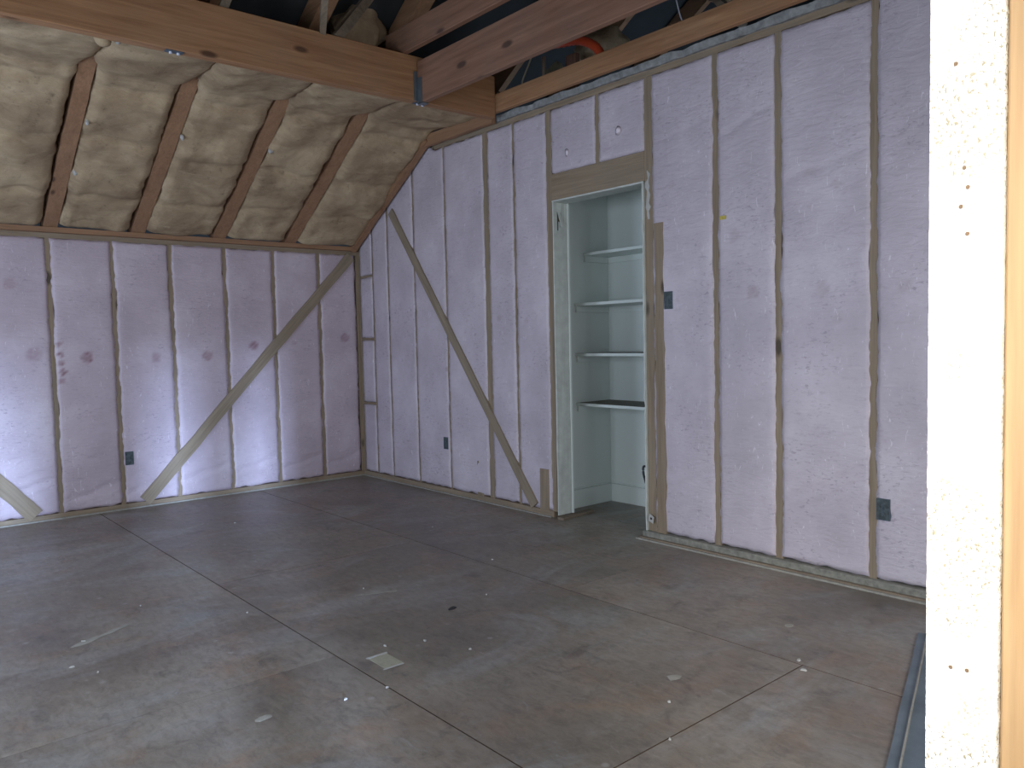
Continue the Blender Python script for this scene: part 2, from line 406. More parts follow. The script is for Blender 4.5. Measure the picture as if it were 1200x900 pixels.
# ------------------------------------------------------------------ right wall
OY0, OY1, OZ = -2.545, -3.315, 2.105           # closet opening
wr = empty('wall_right', (0, -3, 0)); tag(wr, kind='structure')
def slab(verts2, x0, x1, mat, name):
    n = len(verts2); vs = [(x0, y, z) for y, z in verts2] + [(x1, y, z) for y, z in verts2]
    fs = [tuple(range(n))[::-1], tuple(range(n, 2 * n))] + [(i, (i + 1) % n, n + (i + 1) % n, n + i) for i in range(n)]
    return link(name, vs, fs, mat, wr)
slab([(0.16, 0), (0.16, 2.0), (-1.2, 2.74), (-2.50, 2.74), (-2.50, 0)], 0.09, 0.12, SHEATH, 'sheathing')
slab([(-2.50, 2.27), (-2.50, 2.74), (-3.38, 2.74), (-3.38, 2.27)], 0.09, 0.12, SHEATH, 'sheathing')
slab([(-3.38, 0), (-3.38, 2.74), (-8.0, 2.74), (-8.0, 0)], 0.09, 0.12, SHEATH, 'sheathing')
def ztop(y):                                     # underside of the raked top plate
    return 2.690 if y < -1.22 else 2.690 + (y + 1.22) * 0.575
def vstud(y, w=0.037, z0=0.04, z1=None, mat=None, jit=0.008, xf=0.0, name='stud', lab=None):
    z1 = ztop(y) if z1 is None else z1
    return tag(board(name, (xf + 0.044, y, z0), (xf + 0.044, y, z1), (0, 1, 0), w, 0.088, mat or STUD[2], wr, 30, jit), lab)
rst = [-0.03, -0.245, -0.50, -0.905, -1.345, -1.855, -2.165]
vstud(-0.012, 0.03)
for y in rst[1:]: vstud(y, {-1.855: 0.060, -2.165: 0.026}.get(y, 0.022), jit=0.006)
vstud(-2.518, 0.052); vstud(-3.355, 0.062, jit=0.012)
vstud(-3.43, 0.062, z1=1.85, jit=0.010, xf=-0.012, lab='short doubled stud ending below the header')
for y in (-3.81, -4.18, -4.66, -5.10, -5.55, -6.0, -6.45): vstud(y, 0.040)
vstud(-2.955, 0.036, z0=2.275, name='cripple_stud'); 
board('scab_block', (-0.004 + 0.02, -1.715, 0.04), (0.016, -1.715, 0.30), (0, 1, 0), 0.075, 0.04, STUD[2], wr, 4, 0.004)
board('scab_block', (-0.0 + 0.014, -2.425, 0.04), (0.014, -2.425, 0.32), (0, 1, 0), 0.085, 0.05, STUD[2], wr, 4, 0.004)
box('header', -0.004, 0.088, -3.325, -2.544, OZ, 2.275, BEAMD[1] if False else STUD[1], wr)
tag(board('plaster_smear', (-0.0015, -3.352, 1.88), (-0.0015, -3.350, 2.16), (0, 1, 0), 0.020, 0.004, CHIP, wr, 12, 0.03), 'white plaster drips on the stud right of the header')
# ladder blocking in the first narrow bay
for z in (1.79, 1.235, 0.66): box('blocking', 0.0, 0.088, -0.235, -0.03, z - 0.011, z + 0.011, STUD[1], wr)
board('blocking', (0.03, -0.66, 2.31), (0.03, -0.90, 2.31), (0, 0, 1), 0.025, 0.06, STUD[1], wr, 3, 0.0)
# plates
box('bottom_plate', -0.012, 0.09, -2.515, 0.0, 0.0, 0.042, STUD[1], wr)
box('bottom_plate', -0.045, 0.09, -7.9, -3.28, 0.0, 0.018, ATTIC[1], wr)
tag(box('bottom_plate', -0.030, 0.09, -7.9, -3.30, 0.018, 0.052, plain('dusty_plate', (0.29, 0.29, 0.25), 0.8, var=0.5, scale=30, b=0.5), wr), 'pale dusty plate under the right part of the wall')
board('top_plate', (0.044, -1.21, 2.708), (0.044, -7.9, 2.708), (0, 0, 1), 0.036, 0.09, STUD[1], wr, 80, 0.006)
board('top_plate', (0.044, 0.05, 1.975), (0.044, -1.22, 2.708), (0, 0, 1), 0.036, 0.09, STUD[1], wr, 14, 0.004)
def seal():
    vs = []; fs = []; n = 170
    for i in range(n + 1):
        y = -1.35 - i * (5.2 / n); a = 0.034 + 0.014 * noise.noise((y * 7, 0, 0)); b = 0.012 + 0.016 * fbm((y * 12, 1, 0)); 
        for (dx, z) in ((0.05, 2.726), (-0.004 - b, 2.727), (-0.012 - b, 2.732 + a), (0.05, 2.738 + a * 1.1)): vs.append((dx, y, z))
    for i in range(n):
        for k in range(4): fs.append((4 * i + k, 4 * i + (k + 1) % 4, 4 * i + 4 + (k + 1) % 4, 4 * i + 4 + k))
    fs += [(0, 1, 2, 3), (4 * n + 3, 4 * n + 2, 4 * n + 1, 4 * n)]
    return link('foam_seal', vs, fs, CAULK, wr)
tag(seal(), 'lumpy grey sealant along the top plate')
tag(board('rake_board', (-0.055, 0.0, 2.045), (-0.055, -1.22, 2.775), (0, 0, 1), 0.070, 0.050, RAFT[1], wr, 16, 0.008), 'orange brown board up the raked corner')
tag(board('rake_board', (-0.050, -1.19, 2.755), (-0.050, -2.02, 2.755), (0, 0, 1), 0.085, 0.035, RAFT[1], wr, 12, 0.006), 'brown board continuing level to the large beam')
# brace
tag(board('diagonal_brace', (-0.010, -0.585, 2.30), (-0.010, -2.325, 0.055), (0, 1, 0), 0.072, 0.018, BRACE[2], wr, 16, 0.005), 'long let-in brace running down towards the closet')
tag(box('trim_2', -0.060, -0.046, -7.9, -3.27, 0.0, 0.010, PALE, bev=0.001), kind='structure')
tag(box('trim_3', -0.028, -0.014, -2.50, -0.03, 0.0, 0.008, PALE, bev=0.001), kind='structure')

GR = 'pink insulation batts in the right wall'
def rb(y0, y1, lab, marks=(), z0=0.05, z1=None, crease=(), puff=0.003):
    """batt from y0 (far) to y1 (near), u runs away from the corner"""
    w = y0 - y1 - 0.0
    top = (lambda u: ztop(y0 - u) - 0.004) if z1 is None else z1
    return batt('insulation_batt', (0, y0, 0), (0, -1, 0), (0, 0, 1), (-1, 0, 0), w, z0, top, POLY_R, lab, GR, marks, puff=puff, crease=crease, rag=0.008)
rb(-0.030, -0.232, 'topmost small pink batt piece in the blocked corner bay', z0=1.805)
rb(-0.030, -0.232, 'upper middle pink batt piece between blocking in the corner bay', z0=1.25, z1=1.777)
rb(-0.030, -0.232, 'lower middle pink batt piece between blocking in the corner bay', z0=0.675, z1=1.222)
rb(-0.030, -0.232, 'bottom pink batt piece in the blocked corner bay', z1=0.647)
rb(-0.255, -0.490, 'narrow pink batt under the rake, second bay from the corner')
rb(-0.510, -0.895, 'pink batt under the rake at the top end of the right wall brace')
rb(-0.915, -1.335, 'pink batt with a small electrical box low on its right side', [(0.41, 0.98, 0.02, 0.5)])
rb(-1.355, -1.826, 'wide pink batt crossed by the right wall brace, left of the doubled wide stud', [(0.24, 1.35, 0.015, 0.2)])
rb(-1.884, -2.154, 'narrow pink batt just right of the wide stud behind the brace', [(0.10, 1.36, 0.018, 0.35)])
rb(-2.176, -2.494, 'pink batt directly left of the closet opening', [(0.10, 1.33, 0.02, 0.2)])
rb(-2.546, -2.938, 'small pink batt above the closet header, left one', z0=2.28)
rb(-2.972, -3.326, 'small pink batt above the closet header, right one', z0=2.28)
def slantbatt(): pass
rb(-3.384, -3.792, 'pink batt directly right of the closet opening, dark box at mid height', [(0.11, 1.43, 0.022, 0.35), (0.15, 2.05, 0.012, 0.3)], z0=0.060, crease=[(2.30, 0.06, 0.004), (0.3, 0.15, 0.005)])
rb(-3.828, -4.162, 'pink batt with a small yellow sticker beside its left stud', [(0.21, 1.42, 0.03, 0.30), (0.10, 1.72, 0.03, 0.2)], z0=0.060, crease=[(2.25, 0.1, 0.006), (0.42, 0.2, 0.006)])
rb(-4.198, -4.642, 'broad pale pink batt left of the last visible stud', [(0.22, 1.41, 0.028, 0.25), (0.16, 1.98, 0.02, 0.25), (0.28, 1.9, 0.02, 0.2), (0.30, 1.27, 0.02, 0.2)], z0=0.060, crease=[(0.24, 0.30, 0.008), (0.34, 0.24, 0.006), (1.95, 0.1, 0.005)])
rb(-4.678, -5.082, 'greyish pink batt at the far right, half hidden by the white post', [(0.12, 1.4, 0.03, 0.2)], z0=0.060, crease=[(0.3, 0.35, 0.010), (0.55, 0.3, 0.008), (0.9, 0.2, 0.006)])
rb(-5.118, -5.532, 'pink batt of the right wall hidden just behind the white post', z0=0.060)

# ------------------------------------------------------------------ closet
def struct(name, *a, mat=MINT): return tag(box(name, *a, mat, bev=0.001), kind='structure')
struct('wall_closet_left', 0.122, 0.70, -2.405, -2.385, 0.0, 2.50)
struct('wall_closet_back', 0.68, 0.70, -3.60, -2.405, 0.0, 2.50)
struct('wall_closet_right', 0.122, 0.70, -3.62, -3.60, 0.0, 2.50)
struct('ceiling_closet', 0.10, 0.70, -3.60, -2.405, 2.50, 2.52)
struct('wall_closet_front', 0.122, 0.135, -3.60, -3.34, 0.0, 2.50)
struct('wall_closet_lintel', 0.122, 0.135, -3.34, -2.405, 2.14, 2.50)
struct('baseboard_closet_left', 0.135, 0.68, -2.418, -2.405, 0.0, 0.13)
struct('baseboard_closet_back', 0.667, 0.68, -3.60, -2.418, 0.0, 0.13)
for nm, a in (('trim_4', (0.14, 0.672, -2.414, -2.405, 0.132, 0.142)), ('trim_5', (0.671, 0.68, -3.60, -2.414, 0.132, 0.142))): struct(nm, *a)
labs = ['lowest closet shelf with a bare dusty top', 'closet shelf at eye height seen edge on', 'second highest white closet shelf', 'highest closet shelf, shallower than the others']
for z, xf, lab in zip((0.747, 1.096, 1.445, 1.80), (0.325, 0.325, 0.325, 0.42), labs):
    t = tag(empty('closet_shelf', (0.5, -3.0, z - 0.02)), lab, 'shelf', 'shelves in the closet')
    v, f = box_vf(xf, 0.679, -3.595, -2.406, z - 0.02, z, 0.001)
    o = link('board', v, f, [MINT, DUSTY], t)
    for p in o.data.polygons:
        if p.normal.z > 0.9: p.material_index = 1 if z < 1.2 else 0
    box('cleat', xf + 0.01, 0.679, -2.424, -2.406, z - 0.062, z - 0.0205, MINT, t, bev=0.001)
    box('cleat', 0.661, 0.679, -3.59, -2.425, z - 0.062, z - 0.0205, MINT, t, bev=0.001)
# painted jamb lining on the far side of the opening
def jamb():
    t = tag(empty('door_1', (0.07, -2.55, 0)), kind='structure')
    vs = []; fs = []; ny = 34; nx = 8
    for j in range(ny + 1):
        for i in range(nx + 1):
            x = -0.012 + 0.134 * i / nx; z = 0.022 + 2.07 * j / ny
            vs.append((x, -2.556 + 0.003 * noise.noise((x * 30, z * 3, 2)), z))
    hole = {(2, ny - 2), (2, ny - 3), (3, ny - 2)}
    for j in range(ny):
        for i in range(nx):
            if (i, j) in hole: continue
            fs.append((j * (nx + 1) + i, j * (nx + 1) + i + 1, (j + 1) * (nx + 1) + i + 1, (j + 1) * (nx + 1) + i))
    o = link('jamb_lining', vs, fs, MINTD, t); m = o.modifiers.new('s', 'SOLIDIFY'); m.thickness = 0.010; m.offset = 1
    tag(o, 'scuffed pale painted lining torn near its top')
    board('torn_flap', (0.035, -2.562, 2.045), (0.052, -2.585, 1.93), (1, 0, 0), 0.022, 0.004, MINTD, t, 6, 0.004)
    box('bead', 0.112, 0.128, -2.572, -2.556, 0.02, 2.10, MINT, t)
    board('head_lining', (0.055, -2.55, 2.098), (0.055, -3.32, 2.098), (1, 0, 0), 0.13, 0.010, MINTD, t, 8, 0.003)
    board('jamb_lining', (0.055, -3.319, 0.02), (0.055, -3.319, 2.09), (1, 0, 0), 0.142, 0.009, MINTD, t, 40, 0.010)
    tube('dark_scratch', [(0.03, -2.5595, 0.75), (0.04, -2.5605, 0.60), (0.075, -2.561, 0.42), (0.09, -2.561, 0.34)], 0.0035, DARKCHIP, t, 5, 4)
    board('sill_strip', (-0.03, -2.60, 0.008), (0.30, -2.565, 0.008), (0, 1, 0), 0.05, 0.016, ATTIC[0], t, 5, 0.006)
jamb()
hook = tube('door_hook', [(0.02, -3.31, 0.42), (0.0, -3.29, 0.43), (-0.01, -3.295, 0.39), (0.005, -3.30, 0.33)], 0.007, BLACK, None, 6, 5)
tag(hook, 'small black hook on the right jamb of the closet opening', 'hook')
o = link('paper_tag', [(-0.020, -3.335, 0.115), (-0.020, -3.372, 0.100), (-0.020, -3.380, 0.140), (-0.020, -3.345, 0.158), (-0.0185, -3.335, 0.115), (-0.0185, -3.372, 0.100), (-0.0185, -3.380, 0.140), (-0.0185, -3.345, 0.158)],
         [(0, 1, 2, 3), (7, 6, 5, 4), (0, 4, 5, 1), (1, 5, 6, 2), (2, 6, 7, 3), (3, 7, 4, 0)], CHIP); o.location.x += 0.0
tag(o, 'small white tag with a dark dot at the foot of the closet stud', 'tag')
box('dot', -0.0215, -0.0200, -3.364, -3.352, 0.123, 0.135, DARKCHIP, o, bev=0)

# ------------------------------------------------------------------ electrical boxes
def ebox(c, n, w, h, lab):
    """c centre of the open face, n 'x' wall facing -x or 'y' wall facing -y"""
    t = empty('electrical_box', (c[0], c[1], c[2] - h / 2)); tag(t, lab, 'electrical box', 'electrical boxes on the framing')
    th = 0.0022; d0, d1 = -0.013, 0.03
    def b(nm, a0, a1, z0, z1, e0, e1, mat):
        if n == 'y': box(nm, c[0] + a0, c[0] + a1, c[1] + e0, c[1] + e1, c[2] + z0, c[2] + z1, mat, t, bev=0.0005)
        else: box(nm, c[0] + e0, c[0] + e1, c[1] - a1, c[1] - a0, c[2] + z0, c[2] + z1, mat, t, bev=0.0005)
    b('rim', -w / 2, w / 2, h / 2 - th, h / 2, d0, d1, BLUEBOX); b('rim', -w / 2, w / 2, -h / 2, -h / 2 + th, d0, d1, BLUEBOX)
    b('rim', -w / 2, -w / 2 + th, -h / 2 + th, h / 2 - th, d0, d1, BLUEBOX); b('rim', w / 2 - th, w / 2, -h / 2 + th, h / 2 - th, d0, d1, BLUEBOX)
    b('box_back', -w / 2 + th, w / 2 - th, -h / 2 + th, h / 2 - th, -0.0115, -0.006, BOXBACK)
    b('wire', -w * 0.1, -w * 0.1 + 0.004, -h * 0.3, h * 0.25, -0.0135, -0.0116, BLUEBOX)
ebox((-1.995, 0, 0.38), 'y', 0.058, 0.10, 'blue electrical box low beside a stud of the left knee wall')
ebox((0, -1.292, 0.40), 'x', 0.055, 0.095, 'small dark electrical box low on the right wall near the corner')
ebox((0, -3.495, 1.405), 'x', 0.058, 0.10, 'dark electrical box at mid height right of the closet opening')
ebox((0, -4.712, 0.385), 'x', 0.062, 0.10, 'grey green electrical box low beside the last visible stud')
st = box('yellow_sticker', -0.0115, -0.0085, -3.882, -3.842, 1.812, 1.832, plain('yellow', (0.62, 0.50, 0.10), 0.6, var=0.4, scale=90)); tag(st, 'tiny yellow sticker on pink batt beside a stud', 'sticker')
for y, z, r, lab in ((-2.70, 2.39, 0.026, 'left white torn dab on the batt above the closet header'), (-3.13, 2.44, 0.030, 'right white torn dab on the batt above the closet header')):
    vs = [(-0.0165, y, z)]; 
    for k in range(9):
        a = 2 * math.pi * k / 9; q = r * random.uniform(0.55, 1.1); vs.append((-0.0075, y + q * math.cos(a), z + q * math.sin(a) * (1.5 if math.sin(a) < 0 else 0.9)))
    vs.append((-0.004, y, z)); fs = [(0, 1 + (k + 1) % 9, 1 + k) for k in range(9)] + [(10, 1 + k, 1 + (k + 1) % 9) for k in range(9)]
    tag(link('fluff_tuft', vs, fs, plain('pink_white', (0.78, 0.70, 0.78), 0.8, var=0.1), smooth=True), lab, 'tuft', 'white tufts above the closet')

# ------------------------------------------------------------------ roof and ceiling
ZR0, SL, YB, ZB = 2.035, 0.615, -1.28, 2.822     # rafter underside: z = ZR0 - SL*y up to the bend, flat beyond
def zraf(y): return ZR0 - SL * y
ceil = empty('ceiling', (-2, -1, 2.05)); tag(ceil, kind='structure')
def deck(name, pts, x0, x1, th=0.03):
    n = len(pts); vs = [(x0, y, z) for y, z in pts] + [(x1, y, z) for y, z in pts] + [(x0, y, z + th) for y, z in pts] + [(x1, y, z + th) for y, z in pts]
    fs = []
    for i in range(n - 1):
        fs += [(i, i + 1, n + i + 1, n + i), (2 * n + i, 3 * n + i, 3 * n + i + 1, 2 * n + i + 1), (i, 2 * n + i, 2 * n + i + 1, i + 1), (n + i, n + i + 1, 3 * n + i + 1, 3 * n + i)]
    fs += [(0, n, 3 * n, 2 * n), (n - 1, 3 * n - 1, 4 * n - 1, 2 * n - 1)]
    return link(name, vs, fs, DECK, ceil)
YR = -3.6; ZRD = zraf(YR) + 0.18
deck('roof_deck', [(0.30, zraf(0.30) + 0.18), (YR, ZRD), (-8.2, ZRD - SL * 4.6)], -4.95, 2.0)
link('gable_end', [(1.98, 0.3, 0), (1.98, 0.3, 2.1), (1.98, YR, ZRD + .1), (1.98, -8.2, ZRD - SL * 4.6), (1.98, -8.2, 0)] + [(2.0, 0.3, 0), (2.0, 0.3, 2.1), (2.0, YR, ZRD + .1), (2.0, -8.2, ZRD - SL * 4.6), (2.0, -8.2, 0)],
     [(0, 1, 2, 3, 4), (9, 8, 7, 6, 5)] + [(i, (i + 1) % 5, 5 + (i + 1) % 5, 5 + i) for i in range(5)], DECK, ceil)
RX = [-3.655, -3.045, -2.440, -1.868, -1.262, -0.665]
def rafter(x, w=0.056):
    d = Vector((0, -1, SL)).normalized()
    p0 = Vector((x, -0.045, zraf(-0.045) + 0.02 / 1)); n = Vector((0, SL, 1)).normalized()
    dd = 0.14
    a = Vector((x, 0.02, zraf(0.02))) + n * dd / 2; b = Vector((x, YR, zraf(YR))) + n * dd / 2
    return board('rafter', a, b, (1, 0, 0), w, dd, RAFT[1], ceil, 40, 0.006)
for x in RX: rafter(x, 0.096 if x > -2.0 else 0.088)
for x in (0.30, 0.92, 1.5): rafter(x, 0.045)
for x in RX + [-0.06, 0.55, 1.15]:                # opposite roof slope
    n = Vector((0, -SL, 1)).normalized()
    board('rafter', Vector((x + 0.06, -8.0, ZRD - SL * 4.4 - 0.19)) + n * 0.05, Vector((x + 0.06, YR, ZRD - 0.19)) + n * 0.05, (1, 0, 0), 0.05, 0.12, ATTIC[1], ceil, 3)
# ceiling joists of the flat part, above the insulation
for x in RX: board('joist', (x + 0.045, -1.10, 2.90), (x + 0.045, -2.02, 2.90), (1, 0, 0), 0.04, 0.12, RAFT[1], ceil, 3)

def cbatt(xa, xb, lab, seed):
    """amber batt following the slope then the flat part; widens over the rafters in the flat part"""
    ya, yb_ = -0.05, -2.035
    Ls = math.hypot(YB - ya, (YB - ya) * SL); Lf = YB - yb_; Lt = Ls + Lf
    nv = 120; nu = 34; vs = []; fs = []; mk = []
    nS = Vector((0, -SL, -1)).normalized(); nF = Vector((0, 0, -1))
    for j in range(nv + 1):
        s = Lt * j / nv
        if s < Ls: q = s / Ls; y = ya + (YB - ya) * q; z = zraf(y)
        else: y = YB - (s - Ls); z = ZB
        bl = max(0, min(1, (s - Ls + 0.04) / 0.26)); bl = bl * bl * (3 - 2 * bl)
        n = nS.lerp(nF, bl).normalized()
        corner = math.exp(-((s - Ls) / 0.12) ** 2) * 0.015
        over = 0.056 * bl
        for i in range(nu + 1):
            t = i / nu
            hw = (xb - xa)
            rag = 0.020 * noise.noise((s * 6, seed, 1.0)) + 0.010 * noise.noise((s * 19, seed, 2.0))
            rag2 = 0.020 * noise.noise((s * 6, seed, 5.0)) + 0.010 * noise.noise((s * 19, seed, 6.0))
            x = xa - over + rag + (hw + 2 * over - rag - rag2) * t
            e = min(t, 1 - t) * hw / 0.075; e = min(1, e); e = math.sin(e * math.pi / 2)
            ee = min(1.0, min(s, Lt - s) / 0.05); 
            d = (-0.02 + 0.012 * bl) + e * (0.040 + 0.034 * noise.noise((x * 3.2, s * 3.4, seed)) + 0.016 * noise.noise((x * 6, s * 7, seed + 2)) + 0.005 * fbm((x * 12, s * 16, seed + 5)))
            for c in (0.33 + 0.12 * noise.noise((seed, 1.0, 1.0)), 0.80 + 0.15 * noise.noise((seed, 2.0, 3.0)), 1.32):
                dd = s - c - 0.05 * noise.noise((x * 4, seed, c)); d -= 0.022 * e * math.exp(-(dd / 0.035) ** 2)
            d += corner
            if i in (0, nu): d = -0.07
            if j in (0, nv): d -= 0.04
            vs.append(tuple(Vector((x, y, z)) + n * d)); mk.append(0.0)
    W_ = nu + 1
    for j in range(nv):
        for i in range(nu): fs.append((j * W_ + i, j * W_ + i + 1, (j + 1) * W_ + i + 1, (j + 1) * W_ + i))
    o = link('insulation_batt', vs, fs, FIBRE, smooth=True)
    m = o.modifiers.new('thickness', 'SOLIDIFY'); m.thickness = 0.03; m.offset = -1
    tag(o, lab, 'insulation batt', 'amber insulation batts between the rafters')
clab = ['amber batt beyond the left frame edge above the knee wall', 'amber batt at the far left between rafters', 'amber batt right of the leftmost visible rafter',
        'amber batt in the middle between second and third rafter', 'amber batt between third and fourth rafter', 'amber batt by the raked corner board of the right wall']
edges = RX + [-0.035]
for k, (a, b) in enumerate(zip(edges[:-1], edges[1:])):
    cbatt(a + 0.040, b - (0.050 if b < -0.1 else 0.0), clab[k], 10.3 * k + 3)

# hanging tufts on the rafters
for x, y, dz, r, lab in ((-2.50, -1.87, -0.005, 0.040, 'round pale knob of insulation at the top of the leftmost rafter'), (-2.428, -1.86, 0.0, 0.014, 'little white tuft beside the round insulation knob')):
    bm = bmesh.new(); bmesh.ops.create_icosphere(bm, subdivisions=3, radius=r)
    for v in bm.verts: v.co *= 1 + 0.18 * noise.noise(v.co * 30); v.co += Vector((x, y, ZB - 0.035 + dz))
    v, f = from_bm(bm); tag(link('insulation_tuft', v, f, FIBRE if r > 0.03 else CHIP, smooth=True), lab, 'tuft')
wl_ = 'white shred caught on the edge of a rafter'
for k, (x, y, lab) in enumerate(((-2.375, -0.54, 'white shred low on the leftmost visible rafter'), (-2.372, -0.924, 'white shred halfway up the leftmost visible rafter'), (-1.812, -0.916, 'white shred on the second rafter'), (-1.195, -0.907, 'larger white shred on the right edge of the third rafter'))):
    bm = bmesh.new(); bmesh.ops.create_icosphere(bm, subdivisions=2, radius=0.014)
    for v in bm.verts:
        v.co.z *= 1.5; v.co *= 1 + 0.7 * noise.noise(v.co * 60 + Vector((k, 0, 0))); v.co += Vector((x, y, zraf(y) - 0.012))
    v, f = from_bm(bm); tag(link('white_shred', v, f, CHIP, smooth=True), lab, 'shred', 'white shreds on the rafters')

# ------------------------------------------------------------------ beams
def beam(name, x0, x1, y0, y1, z0, z1, mat, lab):
    return tag(box(name, x0, x1, y0, y1, z0, z1, mat, bev=0.004), lab, 'beam')
b1 = empty('main_beam', (-2.5, -2.07, 2.72)); tag(b1, 'large two-ply pine beam crossing over the amber insulation', 'beam')
box('ply', -4.9, -0.10, -2.105, -2.066, 2.722, 3.000, BEAM[0], b1, bev=0.004)
box('ply', -4.9, -0.10, -2.064, -2.027, 2.724, 2.996, BEAM[0], b1, bev=0.004)
beam('hung_beam', -0.742, -0.700, -7.9, -2.112, 2.705, 2.965, BEAMD[1], 'reddish beam hung at right angles from the large pine beam')
beam('wall_beam', -0.100, -0.060, -7.9, -1.99, 2.762, 2.882, BEAM[1], 'long orange beam running just above the right wall')
beam('upper_joist', -0.835, -0.795, -7.9, -1.90, 3.002, 3.165, BEAMD[1], 'dim upper joist resting on top of the large pine beam')
h = tag(empty('joist_hanger', (-0.72, -2.12, 2.70)), 'dark galvanised hanger where the two beams meet', 'joist hanger')
box('side_flange', -0.766, -0.742, -2.118, -2.105, 2.72, 2.90, STEEL, h, bev=0.001)
box('side_flange', -0.700, -0.676, -2.118, -2.105, 2.72, 2.90, STEEL, h, bev=0.001)
box('cheek', -0.7455, -0.7425, -2.165, -2.112, 2.700, 2.86, STEEL, h, bev=0.0005)
box('cheek', -0.6995, -0.6965, -2.165, -2.112, 2.700, 2.86, STEEL, h, bev=0.0005)
box('seat', -0.7455, -0.6965, -2.165, -2.112, 2.6985, 2.7045, STEEL, h, bev=0.0005)
def plate(x, y, z, lab):
    t = tag(empty('metal_tie', (x, y, z)), lab, 'metal tie'); box('strap', x - 0.045, x + 0.045, y - 0.02, y + 0.02, z, z + 0.003, BLUEBOX, t, bev=0.0005)
    for dx in (-0.018, 0.02):
        tube('bolt_head', [(x + dx, y, z + 0.001), (x + dx, y, z - 0.010)], 0.008, WHITEW, t, 8)
plate(-0.70, -2.070, 2.718, 'blue metal tie with two bright bolts under the beam joint')
plate(-2.215, -2.070, 2.718, 'blue metal tie under the large pine beam near the second rafter')

# ------------------------------------------------------------------ attic clutter
tag(tube('orange_conduit', [(-0.05, -2.45, 3.10), (-0.05, -2.70, 3.06), (-0.04, -2.86, 3.03), (-0.03, -2.98, 2.96), (-0.03, -3.05, 2.86)], 0.026, ORANGE, None, 12, 8, jag=1), 'orange plastic conduit arching behind the wall beam', 'conduit')
t = tag(empty('kraft_flap', (0.15, -2.55, 2.9)), 'olive flap of old kraft paper under the orange conduit', 'paper')
board('sheet', (0.12, -2.42, 3.02), (0.10, -2.62, 2.86), (0, 1, 0.6), 0.13, 0.006, KRAFT, t, 8, 0.012)
tag(tube('tan_cable', [(0.02, -2.28, 2.88), (0.02, -2.25, 2.94), (-0.02, -2.36, 3.02), (-0.04, -2.45, 3.10)], 0.006, CABLE, None, 6, 8), 'thin tan cable rising in a bow at the left end of the attic gap', 'cable')
tag(tube('tan_cable', [(0.02, -2.30, 2.885), (0.02, -2.42, 2.925), (0.03, -2.55, 2.93)], 0.006, CABLE, None, 6, 8), 'thin tan cable lying low along the attic gap', 'cable')
tag(board('broken_lath', (0.03, -2.46, 2.93), (0.03, -2.46, 3.06), (0, 1, 0), 0.028, 0.012, ATTIC[2], None, 4, 0.003), 'short pale upright lath in the attic gap', 'lath')
tag(board('attic_block', (0.20, -2.56, 2.74), (0.20, -2.56, 3.08), (0, 1, 0), 0.09, 0.04, BEAMD[2], None, 4, 0.003), 'dim reddish block standing in the attic gap', 'wood block')
tag(tube('white_cable', [(-0.06, -3.655, 2.885), (-0.07, -3.635, 2.95), (-0.09, -3.60, 3.15), (-0.1, -3.55, 3.5)], 0.004, WHITEW, None, 6, 6), 'thin white cable hanging beside the wall beam', 'cable')
tag(board('attic_brace', (0.12, -3.90, 2.84), (0.12, -3.35, 3.50), (1, 0, 0), 0.07, 0.035, ATTIC[1], None, 4, 0.003), 'slanting attic strut at the top right of the dark gap', 'strut')
tag(board('attic_brace', (-1.36, -2.05, 3.00), (-1.62, -2.62, 3.12), (0, 0, 1), 0.05, 0.035, ATTIC[1], None, 4, 0.003), 'left strut of the V above the large beam', 'strut')
tag(board('attic_brace', (-1.28, -2.07, 3.00), (-0.86, -1.95, 3.50), (0, 0, 1), 0.055, 0.035, ATTIC[1], None, 4, 0.003), 'right strut of the V above the large beam', 'strut')
tag(board('attic_brace', (-1.95, -2.06, 3.00), (-1.75, -2.0, 3.45), (1, 0, 0), 0.045, 0.035, ATTIC[1], None, 4, 0.003), 'short strut above the large beam near its knots', 'strut')

def fluff(c, r, lab, seed):
    bm = bmesh.new(); bmesh.ops.create_icosphere(bm, subdivisions=4, radius=1)
    for v in bm.verts:
        k = 1 + 0.28 * noise.noise(v.co * 1.7 + Vector((seed, 0, 0))) + 0.10 * noise.noise(v.co * 6 + Vector((seed, 3, 0)))
        v.co = Vector((v.co.x * r[0] * k, v.co.y * r[1] * k, v.co.z * r[2] * k)) + Vector(c)
    v, f = from_bm(bm); return tag(link('loose_insulation', v, f, FIBRE, smooth=True), lab, 'insulation')
fluff((-0.93, -1.72, 3.26), (0.17, 0.13, 0.20), 'drooping clump of insulation behind the upper joist', 2)
fluff((0.42, -2.62, 3.16), (0.14, 0.20, 0.12), 'dim clump of insulation above the orange conduit', 5)
fluff((0.40, -3.72, 3.20), (0.12, 0.22, 0.12), 'dim clump of insulation at the top right of the dark gap', 9)

# ------------------------------------------------------------------ outer shell that the frame does not show: side wall with two windows, front partition, added light blocker
def holed(name, x0, x1, y0, y1, H, holes, mat=SHEATH, along='y'):
    """wall along one axis with rectangular holes (a0, a1, z0, z1)"""
    t = tag(empty(name, ((x0 + x1) / 2, (y0 + y1) / 2, 0)), kind='structure')
    a0, a1 = (y0, y1) if along == 'y' else (x0, x1); cuts = sorted(holes)
    def seg(p, q, z0, z1):
        if q - p < 1e-4 or z1 - z0 < 1e-4: return
        if along == 'y': box('wall_panel', x0, x1, p, q, z0, z1, mat, t, bev=0)
        else: box('wall_panel', p, q, y0, y1, z0, z1, mat, t, bev=0)
    c = a0
    for h in cuts:
        seg(c, h[0], 0, H); seg(h[0], h[1], 0, h[2]); seg(h[0], h[1], h[3], H); c = h[1]
    seg(c, a1, 0, H); return t
holed('wall_side', -4.99, -4.95, -8.2, 0.3, 4.6, [(-4.85, -3.55, 0.75, 1.95), (-2.1, -1.1, 0.70, 1.80)])
